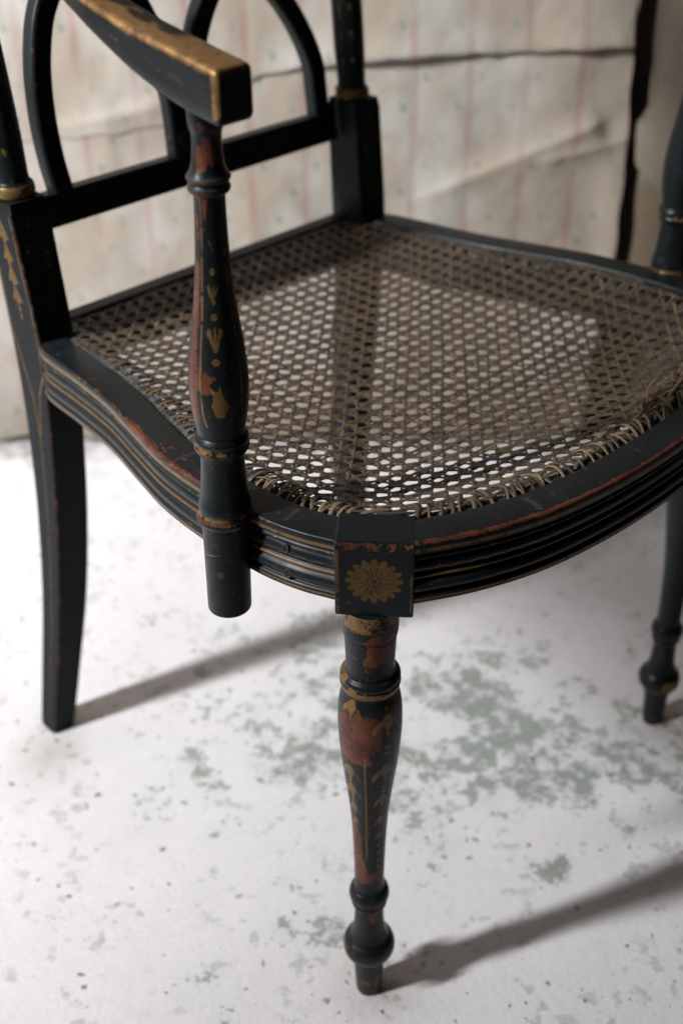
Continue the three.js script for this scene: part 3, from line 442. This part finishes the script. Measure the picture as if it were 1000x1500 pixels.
// ties and broken ends of cane along the rails
const tieMats = [[0.055, 0.041, 0.028], [0.11, 0.076, 0.042], [0.19, 0.13, 0.068], [0.032, 0.027, 0.022]].map((c) => new THREE.MeshPhysicalMaterial({ color: new THREE.Color(...c), roughness: 0.55, side: THREE.DoubleSide }));
{
  const r = rng(4);
  const F = curve(frontPts, 200), Lc = curve(leftPts, 200);
  const at = (C, i, o) => { const p = C[Math.max(0, Math.min(C.length - 1, Math.round(i)))]; return [p.x + p.nx * o, p.z + p.nz * o]; };
  const strip = (pts, w, mat) => { const out = { pos: [], col: [], idx: [] }; ribbon(pts, w, w * 0.38, [1, 1, 1], out); part('cane_strand', strandsGeo(out), mat); };
  const bez = (a, b, c, n = 8) => { const o = []; for (let i = 0; i <= n; i++) { const t = i / n, u = 1 - t; o.push([0, 1, 2].map((k) => u * u * a[k] + 2 * u * t * b[k] + t * t * c[k])); } return o; };
  const dusty = [0.10, 0.094, 0.082].map((c) => c), dustTie = new THREE.MeshPhysicalMaterial({ color: new THREE.Color(...dusty), roughness: 0.9, side: THREE.DoubleSide });
  const edge = [...Lc.slice(150, 201).map((p) => [p, 0]), ...F.map((p) => [p, 1])], E = edge.map((e) => e[0]), n = E.length - 1;   // from the arm post round the front
  const rightness = (i) => ss(0.45, 0.72, i / n);
  for (let i = 1; i < n - 1; i += 2.6 + 2.4 * r()) { // loops of cane pulled over the edge, crossing one another
    const wild = rightness(i), two = r() > 0.45 ? 2 : 1;
    for (let q = 0; q < two; q++) {
      const j = (r() - 0.5) * (10 + 9 * wild), oa = -0.0250 + 0.0016 * r(), ob = -0.036 - 0.010 * r();
      const [ax, az] = at(E, i, oa), [bx, bz] = at(E, i + j, ob), [mx, mz] = at(E, i + j * (0.2 + 0.6 * r()), (oa + ob) / 2), y0 = 0.4386;
      strip(bez([ax, y0 - 0.0030, az], [mx, y0 + 0.0022 + (0.002 + 0.009 * wild) * r(), mz], [bx, caneY(bx, bz) + 0.0012, bz]), 0.0018 + 0.0014 * r() + 0.0009 * wild, tieMats[Math.floor(r() * (wild > 0.3 ? 3 : 3.6)) % 4]);
    }
  }
  for (let i = 2; i < n - 6; i += 5 + 3 * r()) { // binder lying along the edge
    const [ax, az] = at(E, i, -0.0275 - 0.004 * r()), [bx, bz] = at(E, i + 6 + 7 * r(), -0.0285 - 0.006 * r()), [mx, mz] = at(E, i + 4, -0.0295 - 0.004 * r());
    strip(bez([ax, 0.4366, az], [mx, 0.4392 + 0.002 * r(), mz], [bx, 0.4364, bz]), 0.0020 + 0.0006 * r(), tieMats[[0, 3, 1, 0, 3][Math.floor(r() * 5)]]);
  }
  for (let i = 0; i < 80; i++) { // loose broken ends, longest towards the right
    const u = n * (0.5 + 0.48 * Math.sqrt(r())), o = -0.0265 - 0.020 * r(), l = 5 + 17 * r(), sgn = r() > 0.35 ? 1 : -1, up = r();
    const [ax, az] = at(E, u, o), [bx, bz] = at(E, u + sgn * l, o - 0.016 * (r() - 0.4)), [mx, mz] = at(E, u + sgn * l * (0.3 + 0.4 * r()), o - 0.012 * (r() - 0.5));
    const ya = Math.min(0.4372, caneY(ax, az) + 0.003);
    strip(bez([ax, ya, az], [mx, 0.4400 + 0.009 * up * r(), mz], [bx, 0.4375 + 0.008 * up * r(), bz], 10), 0.0013 + 0.0016 * r(), tieMats[[1, 2, 0, 1, 2, 3][Math.floor(r() * 6)]]);
  }
  for (let i = 30; i < 150; i += 2.6) { // left edge: short ends lying in the dust
    const [ax, az] = at(Lc, i, -0.0268), [bx, bz] = at(Lc, i + (r() - 0.5) * 9, -0.038 - 0.007 * r()), y0 = seatTop(az), q = r();
    strip(bez([ax, y0 - 0.002, az], [(ax + bx) / 2, y0 + 0.0008 + 0.0012 * r(), (az + bz) / 2], [bx, caneY(bx, bz) + 0.0010, bz]), 0.0021, q > 0.85 ? tieMats[2] : q > 0.7 ? tieMats[1] : q > 0.5 ? tieMats[3] : dustTie);
  }
}

// --- rear legs rising into the back stiles
const stileRows = [ // y, outer x, inner x, back z, front z
  [0, -0.2200, -0.1965, -0.4365, -0.4115], [0.08, -0.2100, -0.1830, -0.4290, -0.4015], [0.16, -0.2015, -0.1705, -0.4205, -0.3920], [0.25, -0.1965, -0.1640, -0.4110, -0.3800], [0.33, -0.1950, -0.1625, -0.4040, -0.3695],
  [0.39, -0.1940, -0.1619, -0.4030, -0.3640], [0.4333, -0.1939, -0.1619, -0.4040, -0.3630], [0.49, -0.1946, -0.1618, -0.4060, -0.3680], [0.5355, -0.1953, -0.1616, -0.4080, -0.3725]];
const stileMat = lacquer(1024, 1024, 0.15, 0.5365, (ctx, W, H) => {
  const Y = (h) => (1 - h / 0.5365) * H, f = W / 4; ctx.lineWidth = 5;
  const X0 = (t) => f * t, L = (pts, c, w) => { ctx.strokeStyle = c; ctx.lineWidth = w; ctx.beginPath(); pts.forEach(([t, h], i) => (i ? ctx.lineTo(X0(t), Y(h)) : ctx.moveTo(X0(t), Y(h)))); ctx.stroke(); };
  const G = 'rgba(255,0,0,.75)';
  L([[0.10, 0.43], [0.45, 0.375], [0.55, 0.34], [0.55, 0.02]], G, 8); L([[0.93, 0.53], [0.93, 0.40], [0.72, 0.38], [0.58, 0.34]], G, 8); L([[0.10, 0.53], [0.10, 0.43]], G, 7);
  ctx.fillStyle = 'rgba(255,0,0,.95)';
  const husk = (t, h, k) => { for (const d of [-1, 0, 1]) { ctx.beginPath(); ctx.moveTo(X0(t), Y(h + k)); ctx.lineTo(X0(t + d * 0.12 - 0.05), Y(h - k * (d ? 0.7 : 1))); ctx.lineTo(X0(t + d * 0.12 + 0.05), Y(h - k * (d ? 0.7 : 1))); ctx.fill(); } };
  for (const [h, k] of [[0.515, 0.009], [0.498, 0.009], [0.481, 0.009], [0.465, 0.008]]) husk(0.55, h, k);
  for (const h of [0.453, 0.447]) { ctx.beginPath(); ctx.ellipse(X0(0.55), Y(h), 9, 5, 0, 0, 7); ctx.fill(); }
  // front panel, faint arabesque
  ctx.strokeStyle = 'rgba(255,0,0,.42)'; ctx.lineWidth = 3; const r = rng(8);
  for (let i = 0; i < 46; i++) { const cx = f * (1.2 + 0.6 * r()), cy = Y(0.445 + 0.08 * r()); ctx.beginPath(); ctx.ellipse(cx, cy, 6 + 18 * r(), 6 + 16 * r(), 0, r() * 6, r() * 6 + 2.4); ctx.stroke(); }
  ctx.fillStyle = 'rgba(0,255,0,.42)'; ctx.fillRect(f * 0.97, 0, f * 0.05, H * 0.6);
  ctx.fillStyle = 'rgba(0,0,255,.3)'; ctx.fillRect(f * 0.98, 0, f * 0.05, H);
  for (let i = 0; i < 70; i++) blobAt(ctx, f * ([0, 1, 1, 2][Math.floor(r() * 4)] + (r() - 0.5) * 0.12), H * r(), 3 + 8 * r(), 4 + 26 * r() * r(), r() > 0.4 ? '0,255,0' : '0,0,255', 0.55 + 0.4 * r());
  for (let i = 0; i < 60; i++) { ctx.fillStyle = `rgba(0,0,255,${0.4 + 0.5 * r()})`; ctx.fillRect(f * 2 * r(), H * r(), 1 + 2 * r(), 3 + 26 * r()); }
  ctx.fillStyle = 'rgba(0,0,255,.5)'; ctx.fillRect(0, H * 0.97, W, H * 0.03);
}, { seed: 14, scuff: 0.5, spec: 0.2, rough: 0.2 });
const stileGeo = (() => { const rings = [], vs = []; for (let i = 0; i <= 64; i++) { const y = 0.5365 * i / 64, [, xo, xi, zb, zf] = interp(stileRows, y), e = i === 64 ? 0.0012 : 0; rings.push(rrect(xo + e, xi - e, zb + e, zf - e, i ? 0.0022 : 0.004).map(([a, b, u]) => [a, y, b, u])); vs.push(i / 64); } return loft(rings, vs, { capUV: [0.6, 0.9] }); })();
part('rear_leg', stileGeo, stileMat); part('rear_leg', mirrorX(stileGeo), stileMat);
// turned upper part of the stiles
const spindleProfile = [[0.536, 0.0135], [0.5375, 0.0148], [0.5415, 0.0156], [0.5455, 0.0150], [0.5475, 0.0132], [0.549, 0.0126], [0.58, 0.0136], [0.64, 0.0135], [0.74, 0.0120], [0.80, 0.0115]];
const spindleMat = lacquer(512, 1024, 0.085, 0.264, (ctx, W, H) => { const p = turnedPen(ctx, W, H, 0.536, 0.80, 0.085); p.band(0.5375, 0.546, 'g', 1); for (let i = 0; i < 7; i++) p.husk(0.2, 0.57 + i * 0.022, 0.007, 0.5); p.line([[-0.5, 0.56], [-0.5, 0.78]], 0.0012, 'g', 0.6); p.line([[0.75, 0.56], [0.75, 0.78]], 0.0012, 'g', 0.5); }, { seed: 17, scuff: 0.7 });
const spindleGeo = lathe(spindleProfile, [-0.7, 0.7], { lean: [0, -0.026], seg: 40 });
for (const s of [-1, 1]) { const m = part('back_spindle', spindleGeo, spindleMat); m.position.set(s * 0.1775, 0, -0.3905); m.rotation.z = -s * 0.012; m.position.x += -s * 0.012 * 0.536 * 1; }

// --- the back: lower stay, two arches, crest
const backZ = (y) => -0.408 - 0.1 * (y - 0.53);
{
  const g = new RoundedBoxGeometry(0.332, 0.026, 0.016, 3, 0.002); const m = part('back_stay', g, plain); m.position.set(0.003, 0.5115, backZ(0.511)); m.rotation.x = -0.1;
  const c = new RoundedBoxGeometry(0.40, 0.05, 0.018, 3, 0.004); const k = part('crest_rail', c, plain); k.position.set(0, 0.812, backZ(0.812) - 0.002); k.rotation.x = -0.1;
  const arch = (pts) => {
    const cv = new THREE.CatmullRomCurve3(pts.map(([x, y]) => new THREE.Vector3(x, y, 0)), false, 'centripetal'), rings = [], vs = [], n = 70;
    for (let i = 0; i <= n; i++) {
      const p = cv.getPointAt(i / n), t = cv.getTangentAt(i / n);
      rings.push(rrect(-0.0090, 0.0090, -0.0075, 0.0075, 0.0035, 3, 4).map(([a, b, u]) => { const y = p.y + t.x * a; return [p.x - t.y * a, y, backZ(y) + b, u]; })); vs.push(i / n * 3 % 1);
    }
    return loft(rings, rings.map((_, i) => i / n));
  };
  part('back_arch', arch([[-0.128, 0.518], [-0.1315, 0.55], [-0.1315, 0.585], [-0.126, 0.622], [-0.113, 0.655], [-0.085, 0.682], [-0.055, 0.676], [-0.032, 0.645], [-0.017, 0.605], [-0.0105, 0.57], [-0.011, 0.518]]), plain);
  part('back_arch', arch([[0.150, 0.518], [0.1495, 0.55], [0.1485, 0.567], [0.136, 0.598], [0.115, 0.629], [0.088, 0.655], [0.068, 0.661], [0.046, 0.647], [0.024, 0.616], [0.011, 0.58], [0.007, 0.518]]), plain);
  const node = part('back_boss', new THREE.SphereGeometry(0.0135, 24, 16), plain); node.scale.set(1.25, 0.9, 0.8); node.position.set(-0.004, 0.5365, backZ(0.537));
  // centre bars that carry the arches up to the crest
  for (const [a, b] of [[-0.085, 0.682], [0.068, 0.661]]) { const s = part('back_bar', new THREE.CylinderGeometry(0.007, 0.007, 0.80 - b, 16), plain); s.position.set(a, (0.80 + b) / 2, (backZ(0.80) + backZ(b)) / 2); s.rotation.x = -0.1; }
}

// --- arm posts
const postProfile = [[0.3640, 0.0134], [0.3650, 0.0137], [0.3835, 0.0138], [0.4265, 0.0143], [0.4300, 0.0146], [0.4312, 0.0162], [0.4340, 0.0174], [0.4368, 0.0163], [0.4380, 0.0158], [0.4435, 0.0156], [0.4500, 0.0142], [0.4590, 0.0135], [0.4700, 0.0129], [0.4775, 0.0131], [0.4795, 0.0150], [0.4822, 0.0161], [0.4845, 0.0152], [0.4860, 0.0153], [0.4880, 0.0159], [0.4902, 0.0148], [0.4916, 0.0138], [0.4940, 0.0141], [0.5047, 0.0158], [0.5160, 0.0168], [0.5265, 0.0168], [0.5450, 0.0152], [0.5593, 0.0132], [0.5789, 0.0106], [0.5977, 0.0092], [0.6160, 0.0084], [0.6290, 0.0082], [0.6305, 0.0086], [0.6318, 0.0104], [0.6338, 0.0112], [0.6356, 0.0106], [0.6366, 0.0101], [0.6376, 0.0108], [0.6394, 0.0115], [0.6412, 0.0104], [0.6430, 0.0094], [0.6470, 0.0083], [0.6550, 0.0076], [0.6610, 0.0077], [0.6650, 0.0088], [0.6690, 0.0092], [0.6800, 0.0090]];
const postMat = lacquer(640, 1536, 0.10, 0.32, (ctx, W, H) => {
  const p = turnedPen(ctx, W, H, 0.36, 0.68, 0.09, postProfile, 0.60);
  p.band(0.4317, 0.4335, 'w', 0.75); p.band(0.4338, 0.4362, 'g', 0.6); p.band(0.4335, 0.438, 's', 0.4);
  p.band(0.4785, 0.4805, 'w', 0.55, -9, 0.1); p.band(0.4800, 0.4832, 'g', 0.62); p.band(0.4832, 0.485, 's', 0.7); p.band(0.479, 0.4835, 'w', 0.55, -9, -0.45);
  p.blob(-0.4, 0.647, 0.0065, 0.007, 'w', 1); p.blob(0.0, 0.6525, 0.006, 0.0045, 'w', 0.9); p.blob(0.3, 0.648, 0.004, 0.006, 'w', 0.7); p.blob(-0.3, 0.664, 0.004, 0.003, 'w', 0.7); p.blob(0.1, 0.657, 0.010, 0.0018, 's', 0.7);
  p.band(0.6375, 0.6388, 'w', 0.75, -9, 0.6); p.band(0.6318, 0.6332, 'w', 0.75, -9, 0.2); p.band(0.6390, 0.6405, 's', 0.9); p.band(0.6335, 0.6350, 's', 0.7);
  p.blob(-0.36, 0.6215, 0.0022, 0.0062, 'w', 1); p.blob(-0.30, 0.627, 0.003, 0.002, 'w', 0.9); p.blob(-0.85, 0.620, 0.0018, 0.008, 'w', 0.85); p.blob(-0.8, 0.607, 0.0015, 0.003, 'w', 0.8);
  p.line([[-0.62, 0.629], [-0.60, 0.600], [-0.60, 0.5975]], 0.0012, 'g', 0.8); p.line([[-0.62, 0.595], [-0.62, 0.575]], 0.0013, 'g', 0.9); p.line([[-0.62, 0.573], [-0.6, 0.558]], 0.0016, 'g', 0.9); p.line([[-0.60, 0.556], [-0.62, 0.52], [-0.60, 0.500], [-0.52, 0.492]], 0.0012, 'g', 0.85);
  p.line([[0.72, 0.60], [0.74, 0.52], [0.66, 0.494]], 0.0011, 'g', 0.6);
  for (const h of [0.5865, 0.5595, 0.532]) p.dot(-0.08, h, 0.0021);
  for (const [h, k, a] of [[0.603, 0.007, 0.4], [0.5735, 0.0085, 0.85], [0.546, 0.011, 0.95]]) { // tulips
    p.line([[-0.34, h + k * 0.6], [-0.22, h], [-0.05, h - k * 0.7]], 0.0022, 'g', a); p.line([[0.16, h + k * 0.6], [0.06, h], [-0.05, h - k * 0.7]], 0.0018, 'g', a * 0.7); p.husk(-0.07, h + k * 0.1, k * 0.7, a * 0.8, -1);
  }
  p.blob(0.0, 0.5035, 0.0042, 0.006, 'g', 1); p.husk(0.0, 0.5125, 0.007, 1, -1); p.blob(-0.02, 0.509, 0.003, 0.006, 'g', 0.9);
  for (let i = 0; i < 12; i++) p.blob(-0.86 + 0.02 * Math.sin(i * 2), 0.588 - i * 0.008, 0.0034, 0.006, 'w', 0.95);
  p.blob(-0.62, 0.5215, 0.005, 0.004, 'w', 1); p.blob(-0.45, 0.5225, 0.005, 0.003, 'w', 1); p.blob(-0.55, 0.516, 0.005, 0.003, 'w', 0.9);
  p.blob(-0.3, 0.500, 0.008, 0.010, 's', 0.35); p.blob(-0.2, 0.455, 0.012, 0.016, 's', 0.3); p.blob(-0.3, 0.405, 0.012, 0.03, 's', 0.3);
  p.line([[-0.9, 0.4015], [-0.35, 0.399]], 0.0007, 'g', 0.6); p.dot(-0.35, 0.384, 0.0025, 's', 0.9);
  p.band(0.50, 0.60, 'w', 0.3, -9, -0.97);
}, { seed: 27, scuff: 0.9 });
const CAMF = [-0.369, 0.4725];
const postGeo = lathe(postProfile, CAMF, { lean: [0.0055, 0.0045] });
{ const a = part('arm_post', postGeo, postMat); a.position.set(-0.2499, 0, -0.0812); const g2 = lathe(postProfile, [0.6, -0.8], { lean: [-0.0055, 0.0045] }); const b = part('arm_post', g2, postMat); b.position.set(0.2520, 0, -0.0900); }

// --- arms
const armRows = [ // distance back, x outer, x inner, y bottom, y top
  [0.0530, -0.2545, -0.2345, 0.6722, 0.6935], [0.0538, -0.2552, -0.2335, 0.6706, 0.6955], [0.0555, -0.2556, -0.2330, 0.6698, 0.6966], [0.075, -0.2557, -0.2330, 0.6724, 0.6996], [0.091, -0.2557, -0.2330, 0.6757, 0.7022], [0.117, -0.2557, -0.2330, 0.6835, 0.7064],
  [0.14, -0.2550, -0.2328, 0.6925, 0.7113], [0.165, -0.2530, -0.2316, 0.7025, 0.7170], [0.22, -0.2430, -0.2240, 0.7220, 0.7350], [0.30, -0.2220, -0.2040, 0.7520, 0.7650], [0.392, -0.1900, -0.1720, 0.7720, 0.7850]];
const armMat = lacquer(768, 1536, 0.092, 0.34, (ctx, W, H) => {
  const r = rng(61), f = W / 4, Y = (t) => (1 - t) * H, D = (z) => (z - 0.053) / 0.339;
  ctx.globalCompositeOperation = 'source-over';
  const g = ctx.createLinearGradient(f * 0.80, 0, f * 2.0, 0); g.addColorStop(0, 'rgba(0,0,0,0)'); g.addColorStop(0.13, 'rgba(200,0,0,1)'); g.addColorStop(0.3, 'rgba(255,0,0,1)'); g.addColorStop(0.85, 'rgba(225,0,0,1)'); g.addColorStop(1, 'rgba(120,0,0,1)');
  ctx.fillStyle = g; ctx.fillRect(f * 0.80, 0, f * 1.2, H);
  const dark = (x, t, rx, l, a) => blobAt(ctx, f * x, Y(t), f * rx, H * l, '0,0,0', a);
  for (let i = 0; i < 16; i++) dark(1.88 + 0.12 * r(), D(0.085) + 0.42 * r(), 0.12 + 0.16 * r(), 0.02 + 0.03 * r(), 0.9);
  dark(1.7, D(0.105), 0.3, 0.03, 0.9); dark(1.62, D(0.125), 0.3, 0.035, 0.95); dark(1.75, D(0.15), 0.4, 0.06, 1); dark(1.9, D(0.2), 0.5, 0.12, 1); dark(1.3, D(0.30), 0.6, 0.15, 0.9);
  dark(1.75, D(0.069), 0.16, 0.008, 0.5); dark(1.45, D(0.075), 0.1, 0.01, 0.35);
  ctx.globalCompositeOperation = 'lighter';
  ctx.fillStyle = 'rgba(255,0,0,.75)'; ctx.fillRect(0, Y(D(0.0575)), f, Y(D(0.0525)) - Y(D(0.0575)));
  ctx.fillStyle = 'rgba(255,0,0,.40)'; ctx.fillRect(0, 0, f * 0.07, H);
  for (let i = 0; i < 60; i++) { ctx.fillStyle = `rgba(0,0,255,${0.4 + 0.6 * r()})`; const x = f * (0.08 + 0.6 * r() * r()), t = D(0.058) + 0.06 * r(); ctx.save(); ctx.translate(x, Y(t)); ctx.rotate(r() * 3); ctx.fillRect(0, 0, 1.5 + 2 * r(), 5 + 14 * r()); ctx.restore(); }
  for (let i = 0; i < 10; i++) { const x = f * (0.35 + 0.4 * r()), t = D(0.06) + 0.03 * r(); ctx.fillStyle = 'rgba(0,0,255,1)'; ctx.save(); ctx.translate(x, Y(t)); ctx.rotate(r() * 3); ctx.fillRect(0, 0, 2, 22 * r() + 6); ctx.restore(); }
}, { seed: 41, scuff: 1, soft: true, gilt: 1.2 });
const armGeo = (() => { const rings = [], vs = []; const ks = [0.0530, 0.0534, 0.0538, 0.0545, 0.0555, 0.058]; for (let d = 0.062; d < 0.392; d += 0.005) ks.push(d); ks.push(0.392);
  for (const d of ks) { const [, xo, xi, yb, yt] = interp(armRows, d); rings.push(rrect(xo, xi, yb, yt, Math.min(0.0032, (yt - yb) * 0.3), 4, 5).map(([a, b, u]) => [a, b, -d, u])); vs.push((d - 0.053) / 0.339); }
  return loft(rings, vs, { capUV: [0.60, 0.02] }); })();
part('arm', armGeo, armMat); part('arm', mirrorX(armGeo), armMat);

// --- two old screw holes in the left rail
{
  const C = curve(leftPts, 200), dark = new THREE.MeshPhysicalMaterial({ color: new THREE.Color(0.006, 0.004, 0.003), roughness: 0.95 }), rim = new THREE.MeshPhysicalMaterial({ color: new THREE.Color(0.035, 0.017, 0.011), roughness: 0.8 });
  for (const [i, y, o] of [[181, -0.0165, 0.0002], [182, -0.0335, 0.0012]]) {
    const p = C[i], q = part('screw_hole', new THREE.CylinderGeometry(0.0022, 0.0022, 0.004, 14), dark);  // solid dark plug; the shade of the hole is in its colour
    q.position.set(p.x + p.nx * (o - 0.0030), seatTop(p.z) + y, p.z + p.nz * (o - 0.0030)); q.quaternion.setFromUnitVectors(new THREE.Vector3(0, 1, 0), new THREE.Vector3(p.nx, 0, p.nz));
    const t = add('chipped_rim', new THREE.TorusGeometry(0.0024, 0.0007, 8, 18), rim, q); t.rotation.x = Math.PI / 2; t.position.y = 0.0019; t.scale.set(1.25, 0.85, 0.8);
  }
}
renderer.render(scene, camera);
